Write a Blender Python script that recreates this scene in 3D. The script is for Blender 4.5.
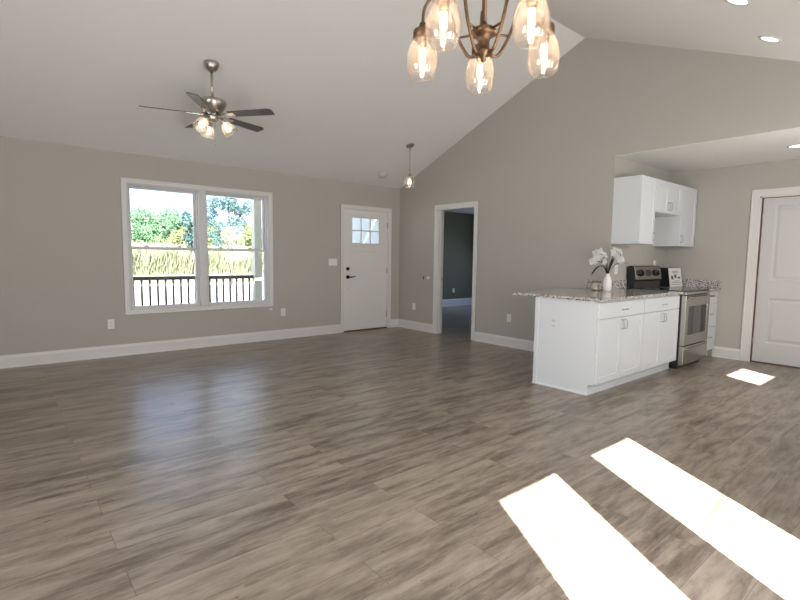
import bpy, bmesh, math, random
from mathutils import Vector, Matrix, Euler
random.seed(7)
PI = math.pi
for o in list(bpy.data.objects):
    bpy.data.objects.remove(o)
SC = bpy.context.scene
COL = SC.collection

# ------------------------------------------------------------------ camera
cam_d = bpy.data.cameras.new('camera')
cam = bpy.data.objects.new('camera', cam_d); COL.objects.link(cam)
cam_d.sensor_width = 36; cam_d.lens = 483.165 / 800 * 36; cam_d.clip_start = 0.03; cam_d.clip_end = 600
_a, _p, _r = math.radians(-39.974), math.radians(-5.018), math.radians(0.745)
F = Vector((-math.sin(_a)*math.cos(_p), math.cos(_a)*math.cos(_p), math.sin(_p)))
R0 = Vector((math.cos(_a), math.sin(_a), 0)); U0 = R0.cross(F)
RR = R0*math.cos(_r) + U0*math.sin(_r); UU = -R0*math.sin(_r) + U0*math.cos(_r)
M = Matrix((RR, UU, -F)).transposed().to_4x4(); M.translation = (-5.626, -6.749, 1.260)
cam.matrix_world = M
SC.camera = cam

# ------------------------------------------------------------------ world, sun, daylight, exposure
SC.view_settings.view_transform = 'Standard'; SC.view_settings.look = 'None'
SC.view_settings.exposure = 0.0; SC.view_settings.gamma = 1.0; SC.view_settings.use_curve_mapping = False
SKY, SUN, DAY = 2.7, 58.0, 1.0
w = bpy.data.worlds.new('sky'); SC.world = w; w.use_nodes = True
nt = w.node_tree; nt.nodes.clear()
tc = nt.nodes.new('ShaderNodeTexCoord'); sx = nt.nodes.new('ShaderNodeSeparateXYZ')
rp = nt.nodes.new('ShaderNodeValToRGB'); no = nt.nodes.new('ShaderNodeTexNoise')
mx = nt.nodes.new('ShaderNodeMix'); mx.data_type = 'RGBA'
bg = nt.nodes.new('ShaderNodeBackground'); ow = nt.nodes.new('ShaderNodeOutputWorld')
nt.links.new(tc.outputs['Generated'], sx.inputs[0]); nt.links.new(sx.outputs['Z'], rp.inputs[0])
rp.color_ramp.elements[0].position = 0.0; rp.color_ramp.elements[0].color = (0.50, 0.66, 1.0, 1)
rp.color_ramp.elements[1].position = 0.6; rp.color_ramp.elements[1].color = (0.30, 0.50, 1.0, 1)
no.inputs['Scale'].default_value = 3.0; no.inputs['Detail'].default_value = 5
nt.links.new(tc.outputs['Generated'], no.inputs['Vector'])
cr = nt.nodes.new('ShaderNodeValToRGB'); nt.links.new(no.outputs['Fac'], cr.inputs[0])
cr.color_ramp.elements[0].position = 0.38; cr.color_ramp.elements[1].position = 0.6
nt.links.new(cr.outputs[0], mx.inputs['Factor']); nt.links.new(rp.outputs[0], mx.inputs['A'])
mx.inputs['B'].default_value = (0.70, 0.82, 1.0, 1)
nt.links.new(mx.outputs['Result'], bg.inputs[0]); bg.inputs[1].default_value = SKY
nt.links.new(bg.outputs[0], ow.inputs[0])

sd = bpy.data.lights.new('sun', 'SUN'); sd.energy = SUN; sd.angle = math.radians(0.6); sd.color = (1, 0.965, 0.91)
so = bpy.data.objects.new('sun', sd); COL.objects.link(so)
so.rotation_euler = Vector((0.6, 1.0, -1.133)).to_track_quat('-Z', 'Y').to_euler()
so.location = (-10, -16, 12)

def area(name, loc, direction, sx_, sy_, power, color=(1, 1, 1)):
    d = bpy.data.lights.new(name, 'AREA'); d.shape = 'RECTANGLE'; d.size = sx_; d.size_y = sy_; d.energy = power; d.color = color
    o = bpy.data.objects.new(name, d); COL.objects.link(o); o.location = loc
    o.rotation_euler = Vector(direction).to_track_quat('-Z', 'Z').to_euler()
    return o
# daylight from the patio door, kitchen and bedroom windows, plus two added fill lamps
area('daylight_patio_door', (-3.95, -6.90, 1.1), (0.35, 1, 0.30), 1.5, 1.8, 66*DAY, (1.0, 0.97, 0.92))
area('fill_rear_left', (-7.2, -6.90, 1.5), (0.3, 1, 0.10), 0.55, 1.2, 8*DAY, (1.0, 0.97, 0.93))  # unseen fill lamp, added to brighten the room from the rear left
area('daylight_kitchen_window', (-0.3, -6.90, 1.6), (0.1, 1, 0.0), 0.7, 1.0, 32*DAY, (1.0, 0.98, 0.95))
area('fill_left_wall', (-7.56, -5.3, 1.5), (1, 0.05, 0.25), 1.5, 1.3, 62*DAY, (0.97, 0.98, 1.0))  # fill lamp added at the left wall to light the gable side
area('daylight_bedroom_window', (4.5, 0.4, 1.9), (-.55, -.25, -1), 1.0, 1.0, 28, (0.42, 0.60, 1.0))

# ------------------------------------------------------------------ materials
def new_mat(name):
    m = bpy.data.materials.new(name); m.use_nodes = True
    n = m.node_tree; return m, n, n.nodes['Principled BSDF']
def pmat(name, col, rough=0.5, metal=0.0, var=0.0, scale=20, bump=0.0, spec=0.5, emit=None, es=0, stretch=None, coat=0):
    m, n, b = new_mat(name)
    b.inputs['Base Color'].default_value = (*col, 1); b.inputs['Roughness'].default_value = rough
    b.inputs['Metallic'].default_value = metal; b.inputs['Specular IOR Level'].default_value = spec
    b.inputs['Coat Weight'].default_value = coat
    t = n.nodes.new('ShaderNodeTexCoord'); mp = n.nodes.new('ShaderNodeMapping')
    if stretch: mp.inputs['Scale'].default_value = stretch
    n.links.new(t.outputs['Object'], mp.inputs[0])
    nz = n.nodes.new('ShaderNodeTexNoise'); nz.inputs['Scale'].default_value = scale; nz.inputs['Detail'].default_value = 3
    n.links.new(mp.outputs[0], nz.inputs['Vector'])
    if var:
        x = n.nodes.new('ShaderNodeMix'); x.data_type = 'RGBA'
        x.inputs['A'].default_value = (*[c*(1-var) for c in col], 1); x.inputs['B'].default_value = (*[min(1, c*(1+var)) for c in col], 1)
        n.links.new(nz.outputs['Fac'], x.inputs['Factor']); n.links.new(x.outputs['Result'], b.inputs['Base Color'])
    if bump:
        bp = n.nodes.new('ShaderNodeBump'); bp.inputs['Strength'].default_value = bump; bp.inputs['Distance'].default_value = 0.002
        n.links.new(nz.outputs['Fac'], bp.inputs['Height']); n.links.new(bp.outputs[0], b.inputs['Normal'])
    if emit:
        b.inputs['Emission Color'].default_value = (*emit, 1); b.inputs['Emission Strength'].default_value = es
    return m
WALL = pmat('greige_wall_paint', (0.46, 0.435, 0.39), 0.75, var=0.02, scale=3, bump=0.05, spec=0.3)
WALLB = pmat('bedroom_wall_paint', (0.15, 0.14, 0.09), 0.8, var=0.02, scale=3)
CEIL = pmat('ceiling_paint', (0.79, 0.78, 0.75), 0.9, var=0.02, scale=2, spec=0.2)
TRIM = pmat('white_trim_paint', (0.72, 0.70, 0.67), 0.4, var=0.01, scale=5)
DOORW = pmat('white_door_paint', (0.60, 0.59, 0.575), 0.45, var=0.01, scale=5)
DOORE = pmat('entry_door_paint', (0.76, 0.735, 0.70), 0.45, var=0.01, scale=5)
CAB = pmat('white_cabinet_paint', (0.70, 0.725, 0.74), 0.28, var=0.01, scale=5)
VINYL = pmat('white_vinyl', (0.66, 0.65, 0.65), 0.35, var=0.01)
PLATE = pmat('white_plastic', (0.80, 0.78, 0.74), 0.35, var=0.01)
DARKP = pmat('dark_slot_plastic', (0.08, 0.075, 0.07), 0.5, var=0.1)
BLACKM = pmat('black_metal', (0.012, 0.011, 0.011), 0.35, metal=0.6, var=0.1)
NICKEL = pmat('brushed_nickel', (0.50, 0.46, 0.41), 0.32, metal=1, var=0.08, scale=60, stretch=(1, 1, 8))
CHROME = pmat('satin_nickel_pull', (0.42, 0.41, 0.40), 0.28, metal=1, var=0.05)
BRONZE = pmat('aged_bronze', (0.17, 0.10, 0.055), 0.38, metal=0.85, var=0.35, scale=30)
STEEL = pmat('brushed_stainless_steel', (0.40, 0.38, 0.35), 0.27, metal=1, var=0.06, scale=120, stretch=(1, 1, 20), bump=0.03)
BLACKG = pmat('black_glass', (0.008, 0.008, 0.009), 0.06, var=0.1, spec=0.6)
BLACKE = pmat('black_enamel', (0.015, 0.015, 0.016), 0.3, var=0.1)
BLADE = pmat('grey_wood_fan_blade', (0.085, 0.068, 0.055), 0.45, var=0.25, scale=8, stretch=(1, 14, 1))
BLADEL = pmat('pale_fan_blade_underside', (0.36, 0.31, 0.26), 0.5, var=0.1, scale=8)
THRESH = pmat('oak_threshold', (0.12, 0.055, 0.025), 0.5, var=0.2)
PETAL = pmat('white_petal', (0.93, 0.91, 0.88), 0.6, var=0.04)
STEMM = pmat('dark_green_leaf', (0.02, 0.028, 0.018), 0.4, var=0.3)
CERAM = pmat('white_ceramic', (0.80, 0.77, 0.76), 0.25, var=0.02)
WAX = pmat('cream_candle_wax', (0.62, 0.58, 0.48), 0.5, var=0.04)
TIN = pmat('candle_tin', (0.30, 0.27, 0.22), 0.35, metal=0.7, var=0.1)
PORCHW = pmat('weathered_porch_post', (0.75, 0.72, 0.60), 0.8, var=0.18, scale=5, stretch=(6, 6, 1))
RAILM = pmat('dark_brown_railing', (0.10, 0.085, 0.07), 0.6, var=0.15)
SIDING = pmat('pale_siding', (0.66, 0.74, 0.80), 0.7, var=0.04)
DECKM = pmat('porch_concrete', (0.35, 0.34, 0.33), 0.85, var=0.1, scale=6)
ROADM = pmat('pale_gravel', (0.34, 0.33, 0.33), 0.9, var=0.08, scale=4)
BARK = pmat('bark', (0.12, 0.10, 0.10), 0.9, var=0.3)
def leaf_mat(name, col, var, scale):
    m = pmat(name, col, 0.7, var=var, scale=scale); n = m.node_tree; b = n.nodes['Principled BSDF']; out = n.nodes['Material Output']
    tl = n.nodes.new('ShaderNodeBsdfTranslucent'); mx_ = n.nodes.new('ShaderNodeMixShader'); mx_.inputs[0].default_value = 0.5
    src = b.inputs['Base Color'].links[0].from_socket
    n.links.new(src, tl.inputs[0]); n.links.new(b.outputs[0], mx_.inputs[1]); n.links.new(tl.outputs[0], mx_.inputs[2]); n.links.new(mx_.outputs[0], out.inputs[0])
    return m
LEAF1 = leaf_mat('pale_green_leaves', (0.125, 0.22, 0.125), 0.35, 0.35)
LEAF2 = leaf_mat('yellow_green_leaves', (0.21, 0.235, 0.12), 0.3, 0.5)
LEAF3 = leaf_mat('blue_green_leaves', (0.07, 0.13, 0.13), 0.3, 2)
STRAW = leaf_mat('dry_tall_grass', (0.27, 0.28, 0.19), 0.25, 0.7)
def emis(name, col, s):
    m, n, b = new_mat(name)
    b.inputs['Base Color'].default_value = (*col, 1); b.inputs['Emission Color'].default_value = (*col, 1); b.inputs['Emission Strength'].default_value = s
    nz = n.nodes.new('ShaderNodeTexNoise'); nz.inputs['Scale'].default_value = 8
    mr = n.nodes.new('ShaderNodeMapRange'); mr.inputs['To Min'].default_value = s*0.95; mr.inputs['To Max'].default_value = s*1.05
    n.links.new(nz.outputs['Fac'], mr.inputs[0]); n.links.new(mr.outputs[0], b.inputs['Emission Strength'])
    return m
FIL = emis('glowing_filament', (1.0, 0.84, 0.66), 11)
CANL = emis('lit_downlight_lens', (1.0, 0.98, 0.94), 2.6)
def glass(name, tint=(1, 1, 1), base=0.06, rough=0.02, edge=0.6, bump=0.0, milk=0.0, milkcol=(1, 0.9, 0.8), interp='LINEAR', lo=0.0):
    m = bpy.data.materials.new(name); m.use_nodes = True; n = m.node_tree; n.nodes.clear()
    out = n.nodes.new('ShaderNodeOutputMaterial'); tr = n.nodes.new('ShaderNodeBsdfTransparent'); gl = n.nodes.new('ShaderNodeBsdfGlossy')
    tr.inputs[0].default_value = (*tint, 1); gl.inputs['Roughness'].default_value = rough
    lw = n.nodes.new('ShaderNodeLayerWeight'); lw.inputs[0].default_value = 0.35
    mr = n.nodes.new('ShaderNodeMapRange'); mr.interpolation_type = interp; mr.inputs['To Min'].default_value = base; mr.inputs['To Max'].default_value = edge; mr.inputs['From Min'].default_value = lo
    n.links.new(lw.outputs['Facing'], mr.inputs[0])
    mix = n.nodes.new('ShaderNodeMixShader'); n.links.new(mr.outputs[0], mix.inputs[0]); n.links.new(tr.outputs[0], mix.inputs[1]); n.links.new(gl.outputs[0], mix.inputs[2])
    nz = n.nodes.new('ShaderNodeTexNoise'); nz.inputs['Scale'].default_value = 45
    tcn = n.nodes.new('ShaderNodeTexCoord'); n.links.new(tcn.outputs['Object'], nz.inputs['Vector'])
    bp = n.nodes.new('ShaderNodeBump'); bp.inputs['Strength'].default_value = bump; bp.inputs['Distance'].default_value = 0.003
    n.links.new(nz.outputs['Fac'], bp.inputs['Height']); n.links.new(bp.outputs[0], gl.inputs['Normal'])
    last = mix
    if milk:
        tl = n.nodes.new('ShaderNodeBsdfTranslucent'); tl.inputs[0].default_value = (*milkcol, 1)
        m2 = n.nodes.new('ShaderNodeMixShader'); m2.inputs[0].default_value = milk
        n.links.new(mix.outputs[0], m2.inputs[1]); n.links.new(tl.outputs[0], m2.inputs[2]); last = m2
    n.links.new(last.outputs[0], out.inputs[0])
    return m
WGLASS = glass('window_glass', (0.97, 0.99, 0.98), 0.015, 0.01, 0.4, interp='SMOOTHSTEP', lo=0.35)
SHGLASS = glass('seeded_shade_glass', (0.985, 0.97, 0.95), 0.05, 0.05, 0.4, bump=0.25, milk=0.07, milkcol=(1, 0.86, 0.74))
BULBG = glass('bulb_glass', (1, .97, .92), .01, .05, .08)
WBULB = emis('warm_bulb', (1, .88, .70), 5)
FROST = glass('frosted_shade_glass', (0.98, 0.96, 0.92), 0.10, 0.2, 0.5, milk=0.3, milkcol=(1, 0.93, 0.84))

def granite():
    m, n, b = new_mat('speckled_granite')
    t = n.nodes.new('ShaderNodeTexCoord')
    v = n.nodes.new('ShaderNodeTexVoronoi'); v.inputs['Scale'].default_value = 120
    nz = n.nodes.new('ShaderNodeTexNoise'); nz.inputs['Scale'].default_value = 60; nz.inputs['Detail'].default_value = 4
    n.links.new(t.outputs['Object'], v.inputs['Vector']); n.links.new(t.outputs['Object'], nz.inputs['Vector'])
    sp = n.nodes.new('ShaderNodeSeparateColor'); n.links.new(v.outputs['Color'], sp.inputs[0])
    ad = n.nodes.new('ShaderNodeMath'); ad.operation = 'MULTIPLY_ADD'; ad.inputs[1].default_value = 0.55; 
    n.links.new(sp.outputs[0], ad.inputs[0]); 
    m2 = n.nodes.new('ShaderNodeMath'); m2.operation = 'MULTIPLY'; m2.inputs[1].default_value = 0.6; n.links.new(nz.outputs['Fac'], m2.inputs[0])
    n.links.new(m2.outputs[0], ad.inputs[2])
    r = n.nodes.new('ShaderNodeValToRGB'); r.color_ramp.interpolation = 'CONSTANT'
    e = r.color_ramp.elements; e[0].position = 0; e[0].color = (0.015, 0.014, 0.014, 1); e[1].position = 0.36; e[1].color = (0.16, 0.14, 0.125, 1)
    for p, c in ((0.46, (0.36, 0.33, 0.30)), (0.58, (0.62, 0.60, 0.57)), (0.72, (0.30, 0.27, 0.25)), (0.76, (0.72, 0.70, 0.67))):
        q = e.new(p); q.color = (*c, 1)
    n.links.new(ad.outputs[0], r.inputs[0]); n.links.new(r.outputs[0], b.inputs['Base Color'])
    b.inputs['Roughness'].default_value = 0.10
    return m
GRAN = granite()

def floor_mat():
    m, n, b = new_mat('grey_brown_vinyl_plank')
    L = n.links.new
    t = n.nodes.new('ShaderNodeTexCoord')
    br = n.nodes.new('ShaderNodeTexBrick'); br.offset = 0.37; br.offset_frequency = 2; br.squash = 1.0
    for k, v_ in (('Scale', 1.0), ('Mortar Size', 0.0008), ('Mortar Smooth', 0.2), ('Bias', 0.0), ('Brick Width', 1.22), ('Row Height', 0.18)):
        br.inputs[k].default_value = v_
    br.inputs['Color1'].default_value = (0, 0, 0, 1); br.inputs['Color2'].default_value = (1, 1, 1, 1); br.inputs['Mortar'].default_value = (0.5, 0.5, 0.5, 1)
    mo = n.nodes.new('ShaderNodeMapping'); mo.inputs['Location'].default_value = (0.4, -0.02, 0); L(t.outputs['Object'], mo.inputs[0]); L(mo.outputs[0], br.inputs['Vector'])
    # grain stretched along x, shifted per plank
    sep = n.nodes.new('ShaderNodeSeparateXYZ'); L(t.outputs['Object'], sep.inputs[0])
    bw = n.nodes.new('ShaderNodeSeparateColor'); L(br.outputs['Color'], bw.inputs[0])
    def math_(op, a, b_=None, c=None):
        q = n.nodes.new('ShaderNodeMath'); q.operation = op
        for i, x in enumerate((a, b_, c)):
            if x is None: continue
            if isinstance(x, (int, float)): q.inputs[i].default_value = x
            else: L(x, q.inputs[i])
        return q.outputs[0]
    zz = math_('MULTIPLY', bw.outputs[0], 13.0)
    comb = n.nodes.new('ShaderNodeCombineXYZ')
    L(math_('MULTIPLY', sep.outputs[0], 1.9), comb.inputs[0]); L(math_('MULTIPLY', sep.outputs[1], 10.0), comb.inputs[1]); L(zz, comb.inputs[2])
    g1 = n.nodes.new('ShaderNodeTexNoise'); g1.inputs['Scale'].default_value = 1.35; g1.inputs['Detail'].default_value = 9; g1.inputs['Roughness'].default_value = 0.70; g1.inputs['Distortion'].default_value = 0.25
    L(comb.outputs[0], g1.inputs['Vector'])
    comb2 = n.nodes.new('ShaderNodeCombineXYZ')
    L(math_('MULTIPLY', sep.outputs[0], 3.0), comb2.inputs[0]); L(math_('MULTIPLY', sep.outputs[1], 70.0), comb2.inputs[1]); L(zz, comb2.inputs[2])
    g2 = n.nodes.new('ShaderNodeTexNoise'); g2.inputs['Scale'].default_value = 1.0; g2.inputs['Detail'].default_value = 3
    L(comb2.outputs[0], g2.inputs['Vector'])
    comb3 = n.nodes.new('ShaderNodeCombineXYZ')
    L(math_('MULTIPLY', sep.outputs[0], 2.2), comb3.inputs[0]); L(math_('MULTIPLY', sep.outputs[1], 6.0), comb3.inputs[1]); L(zz, comb3.inputs[2])
    g3 = n.nodes.new('ShaderNodeTexNoise'); g3.inputs['Scale'].default_value = 2.2; g3.inputs['Detail'].default_value = 4
    L(comb3.outputs[0], g3.inputs['Vector'])
    f = math_('MULTIPLY_ADD', g1.outputs['Fac'], 0.80, math_('MULTIPLY_ADD', g2.outputs['Fac'], 0.12, math_('MULTIPLY', bw.outputs[0], 0.07)))
    r = n.nodes.new('ShaderNodeValToRGB'); L(f, r.inputs[0])
    e = r.color_ramp.elements; e[0].position = 0.30; e[0].color = (0.08, 0.060, 0.043, 1); e[1].position = 0.78; e[1].color = (0.40, 0.335, 0.265, 1)
    for p, c in ((0.42, (0.175, 0.138, 0.106)), (0.50, (0.262, 0.213, 0.167)), (0.59, (0.34, 0.280, 0.222))):
        q = e.new(p); q.color = (*c, 1)
    # small dark knots
    kn = n.nodes.new('ShaderNodeValToRGB'); L(g3.outputs['Fac'], kn.inputs[0]); kn.color_ramp.elements[0].position = 0.66; kn.color_ramp.elements[1].position = 0.76
    kn.color_ramp.elements[0].color = (1, 1, 1, 1); kn.color_ramp.elements[1].color = (0.62, 0.58, 0.55, 1)
    mk = n.nodes.new('ShaderNodeMix'); mk.data_type = 'RGBA'; mk.blend_type = 'MULTIPLY'; mk.inputs['Factor'].default_value = 1
    L(r.outputs[0], mk.inputs['A']); L(kn.outputs[0], mk.inputs['B'])
    g4 = n.nodes.new('ShaderNodeTexNoise'); g4.inputs['Scale'].default_value = 5.5; g4.inputs['Detail'].default_value = 3
    L(comb3.outputs[0], g4.inputs['Vector'])
    fl_ = n.nodes.new('ShaderNodeValToRGB'); L(g4.outputs['Fac'], fl_.inputs[0]); fl_.color_ramp.elements[0].position = 0.735; fl_.color_ramp.elements[1].position = 0.76
    fl_.color_ramp.elements[0].color = (1, 1, 1, 1); fl_.color_ramp.elements[1].color = (0.28, 0.26, 0.22, 1)
    mf = n.nodes.new('ShaderNodeMix'); mf.data_type = 'RGBA'; mf.blend_type = 'MULTIPLY'; mf.inputs['Factor'].default_value = 1
    L(mk.outputs['Result'], mf.inputs['A']); L(fl_.outputs[0], mf.inputs['B'])
    mm = n.nodes.new('ShaderNodeMix'); mm.data_type = 'RGBA'; L(br.outputs['Fac'], mm.inputs['Factor'])
    L(mf.outputs['Result'], mm.inputs['A']); mm.inputs['B'].default_value = (0.06, 0.045, 0.035, 1)
    L(mm.outputs['Result'], b.inputs['Base Color'])
    rr = n.nodes.new('ShaderNodeMapRange'); L(g1.outputs['Fac'], rr.inputs[0]); rr.inputs['To Min'].default_value = 0.26; rr.inputs['To Max'].default_value = 0.33
    L(rr.outputs[0], b.inputs['Roughness']); b.inputs['Specular IOR Level'].default_value = 0.5
    bp = n.nodes.new('ShaderNodeBump'); bp.inputs['Strength'].default_value = 0.03; bp.inputs['Distance'].default_value = 0.001
    L(g2.outputs['Fac'], bp.inputs['Height']); L(bp.outputs[0], b.inputs['Normal'])
    return m
FLOORM = floor_mat()
GRASS = pmat('pale_dry_field', (0.17, 0.165, 0.11), 0.95, var=0.2, scale=0.6)

# ------------------------------------------------------------------ mesh helpers
def box(bm, x0, x1, y0, y1, z0, z1, bev=0.0, mi=0, mat=None):
    x0, x1 = sorted((x0, x1)); y0, y1 = sorted((y0, y1)); z0, z1 = sorted((z0, z1))
    tb = bmesh.new() 
    r = bmesh.ops.create_cube(tb, size=1)
    for v in tb.verts:
        v.co = Vector((x0 + (v.co.x+.5)*(x1-x0), y0 + (v.co.y+.5)*(y1-y0), z0 + (v.co.z+.5)*(z1-z0)))
    if bev > 0:
        bmesh.ops.bevel(tb, geom=tb.edges[:], offset=min(bev, 0.45*min(x1-x0, y1-y0, z1-z0)), segments=2, affect='EDGES', profile=0.5)
    merge(bm, tb, mat, mi)
def merge(bm, tb, mat=None, mi=0):
    mp = {}
    for v in tb.verts:
        mp[v] = bm.verts.new(mat @ v.co if mat else v.co)
    for f in tb.faces:
        try:
            nf = bm.faces.new([mp[v] for v in f.verts]); nf.material_index = mi; nf.smooth = f.smooth
        except ValueError: pass
    tb.free()
def tube(bm, pts, rad, seg=10, cap=True, mi=0, mat=None):
    pts = [Vector(p) for p in pts]; n = len(pts)
    rads = rad if isinstance(rad, (list, tuple)) else [rad]*n
    rings = []; up = None
    tb = bmesh.new()
    for i, p in enumerate(pts):
        t = (pts[min(i+1, n-1)] - pts[max(i-1, 0)]).normalized()
        if up is None:
            up = Vector((0, 0, 1)) if abs(t.z) < 0.9 else Vector((1, 0, 0))
        a = t.cross(up).normalized(); b = a.cross(t).normalized(); up = b
        rings.append([tb.verts.new(p + (a*math.cos(2*PI*k/seg) + b*math.sin(2*PI*k/seg))*rads[i]) for k in range(seg)])
    for i in range(n-1):
        for k in range(seg):
            f = tb.faces.new((rings[i][k], rings[i][(k+1) % seg], rings[i+1][(k+1) % seg], rings[i+1][k])); f.smooth = True
    if cap:
        tb.faces.new(rings[0][::-1]); tb.faces.new(rings[-1])
    merge(bm, tb, mat, mi)
def lathe(bm, prof, seg=24, mat=None, mi=0):
    tb = bmesh.new(); rings = []
    for r, z in prof:
        if r < 1e-5: rings.append([tb.verts.new((0, 0, z))])
        else: rings.append([tb.verts.new((r*math.cos(2*PI*k/seg), r*math.sin(2*PI*k/seg), z)) for k in range(seg)])
    for i in range(len(rings)-1):
        A, B = rings[i], rings[i+1]
        for k in range(seg):
            k2 = (k+1) % seg
            vs = [A[k % len(A)], A[k2 % len(A)], B[k2 % len(B)], B[k % len(B)]]
            u = []
            for v in vs:
                if v not in u: u.append(v)
            if len(u) > 2:
                f = tb.faces.new(u); f.smooth = True
    merge(bm, tb, mat, mi)
def prism(bm, pts, vec, mi=0):
    """extrude polygon pts (3D list) along vec"""
    vec = Vector(vec); a = [bm.verts.new(Vector(p)) for p in pts]; b = [bm.verts.new(Vector(p)+vec) for p in pts]
    n = len(pts)
    bm.faces.new(a[::-1]).material_index = mi; bm.faces.new(b).material_index = mi
    for i in range(n):
        bm.faces.new((a[i], a[(i+1) % n], b[(i+1) % n], b[i])).material_index = mi
def smooth_pts(ctrl, n=6):
    P = [Vector(c) for c in ctrl]; P = [2*P[0]-P[1]] + P + [2*P[-1]-P[-2]]; out = []
    for i in range(1, len(P)-2):
        for k in range(n):
            t = k/n
            out.append(0.5*((2*P[i]) + (-P[i-1]+P[i+1])*t + (2*P[i-1]-5*P[i]+4*P[i+1]-P[i+2])*t*t + (-P[i-1]+3*P[i]-3*P[i+1]+P[i+2])*t**3))
    out.append(P[-2]); return out
def obj(name, bm, m, parent=None, loc=None):
    bmesh.ops.recalc_face_normals(bm, faces=bm.faces[:])
    me = bpy.data.meshes.new(name); bm.to_mesh(me); bm.free()
    for x in (m if isinstance(m, (list, tuple)) else [m]): me.materials.append(x)
    o = bpy.data.objects.new(name, me); COL.objects.link(o)
    if parent: o.parent = parent
    if loc: o.location = loc
    return o
def struct(name, bm, m, parent=None):
    o = obj(name, bm, m, parent)
    if not parent: o['kind'] = 'structure'
    return o
def thing(name, label, cat, loc=(0, 0, 0), rz=0, group=None):
    o = bpy.data.objects.new(name, None); COL.objects.link(o); o.empty_display_size = 0.1
    o.location = loc; o.rotation_euler = (0, 0, rz); o['label'] = label; o['category'] = cat
    if group: o['group'] = group
    return o
def tag(o, label, cat, group=None, kind=None):
    o['label'] = label; o['category'] = cat
    if group: o['group'] = group
    if kind: o['kind'] = kind
    return o
def copy_tree(o, parent=None):
    c = o.copy(); COL.objects.link(c); c.parent = parent
    for ch in list(o.children): copy_tree(ch, c)
    return c
def B(): return bmesh.new()
def bx(*a, **k):
    bm = B(); box(bm, *a, **k); return bm

# ------------------------------------------------------------------ dimensions
H, HR, YR = 2.485, 3.947, -3.471
YB = 2*YR                    # rear wall
XL = -7.6                    # left wall
YK, XK, HK = -3.924, 1.674, 2.476
K = (HR-H)/(-YR)
def wall_pieces(bm, axis, c0, c1, u0, u1, z0, z1, holes):
    """thick wall along axis 'x' or 'y' with rectangular holes (ua, ub, za, zb)"""
    us = sorted({u0, u1, *[h[0] for h in holes], *[h[1] for h in holes]})
    for a, b in zip(us, us[1:]):
        m = (a+b)/2; hs = sorted([h for h in holes if h[0] < m < h[1]], key=lambda h: h[2]); z = z0
        segs = []
        for h in hs:
            if h[2] > z: segs.append((z, h[2]))
            z = h[3]
        if z < z1: segs.append((z, z1))
        for s0, s1 in segs:
            if axis == 'x': box(bm, a, b, c0, c1, s0, s1)
            else: box(bm, c0, c1, a, b, s0, s1)

# floor
bm = B(); box(bm, XL-.15, 4.75, YB-.15, 0.16, -0.12, 0); box(bm, 0.0, 4.75, 0.16, 2.27, -0.12, 0)
struct('floor', bm, FLOORM)
# wall A (front wall with window and entry door)
WX0, WX1, WZ0, WZ1 = -4.357, -2.506, 0.564, 2.127
DX0, DX1, DZ1 = -1.206, -0.252, 2.062
bm = B(); wall_pieces(bm, 'x', 0, 0.15, XL, 0.0, 0, H+0.06, [(WX0, WX1, WZ0, WZ1), (DX0, DX1, 0, DZ1)])
struct('wall_front', bm, WALL)
# wall B (gable wall)
BY0, BY1, BZ = -1.782, -0.987, 2.055
bm = B(); wall_pieces(bm, 'y', 0, 0.12, YK, 0.15, 0, H, [(BY0, BY1, 0, BZ)])
prism(bm, [(0, 0, H), (0, YR, HR+.03), (0, YB, H), (0, YB, HK+.003), (0, YK, HK+.003), (0, YK, H)], (0.12, 0, 0))
struct('wall_gable', bm, WALL)
# left wall, unseen; its window opening is added to let in light
bm = B(); wall_pieces(bm, 'y', XL-.15, XL, YB, 0.15, 0, H, [(-6.0, -4.6, 0.85, 2.15)])
prism(bm, [(XL-.15, 0, H), (XL-.15, YR, HR), (XL-.15, YB, H)], (0.15, 0, 0))
struct('wall_left', bm, WALL)
# rear wall with patio doors, kitchen window, and a left opening added for light
PH = [(-4.70, -4.16, 0.12, 1.965), (-3.765, -3.235, 0.12, 1.965), (-7.5, -6.95, 0.9, 2.1), (-0.60, 0.005, 1.735, 2.185)]
bm = B(); wall_pieces(bm, 'x', YB-.03, YB, XL-.15, 1.95, 0, H, PH)
struct('wall_rear', bm, WALL)
# kitchen walls
bm = B(); wall_pieces(bm, 'x', YK, YK+.12, 0.12, XK, 0, HK, [])
struct('wall_kitchen_back', bm, WALL)
KY0, KY1, KZ = -5.77, -4.952, 2.068   # closed panel door
bm = B(); wall_pieces(bm, 'y', XK, XK+.12, YB, YK+.12, 0, HK, [(KY0, KY1, 0, KZ)])
struct('wall_kitchen_side', bm, WALL)
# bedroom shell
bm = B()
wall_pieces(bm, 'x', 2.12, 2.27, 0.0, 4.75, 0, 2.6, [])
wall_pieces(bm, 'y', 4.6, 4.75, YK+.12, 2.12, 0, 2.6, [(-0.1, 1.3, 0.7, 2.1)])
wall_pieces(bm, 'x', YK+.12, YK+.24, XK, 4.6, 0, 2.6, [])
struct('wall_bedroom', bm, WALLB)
bm = B(); box(bm, 0.0, 0.12, 0.15, 2.12, 0, 2.6)
struct('wall_bedroom_side', bm, SIDING)
struct('ceiling', bx(0.12, 4.6, YK+.12, 2.12, 2.45, 2.6), CEIL)
# vaulted ceiling + kitchen ceiling
bm = B()
prism(bm, [(XL-.15, 0.16, H-K*0.16), (XL-.15, YR, HR), (XL-.15, YR, HR+.18), (XL-.15, 0.16, H+.18-K*.16)], (-XL+.15, 0, 0))
prism(bm, [(XL-.15, YR, HR), (XL-.15, YB-.15, H-K*.15), (XL-.15, YB-.15, H+.18-K*.15), (XL-.15, YR, HR+.18)], (-XL+.15, 0, 0))
struct('ceiling_vault', bm, CEIL)
bm = bx(0.12, XK+.12, YB, YK+.12, HK, HK+.15); box(bm, 0.0005, 0.12, YB, YK, HK, HK+.003)
struct('ceiling_kitchen', bm, CEIL)
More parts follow.
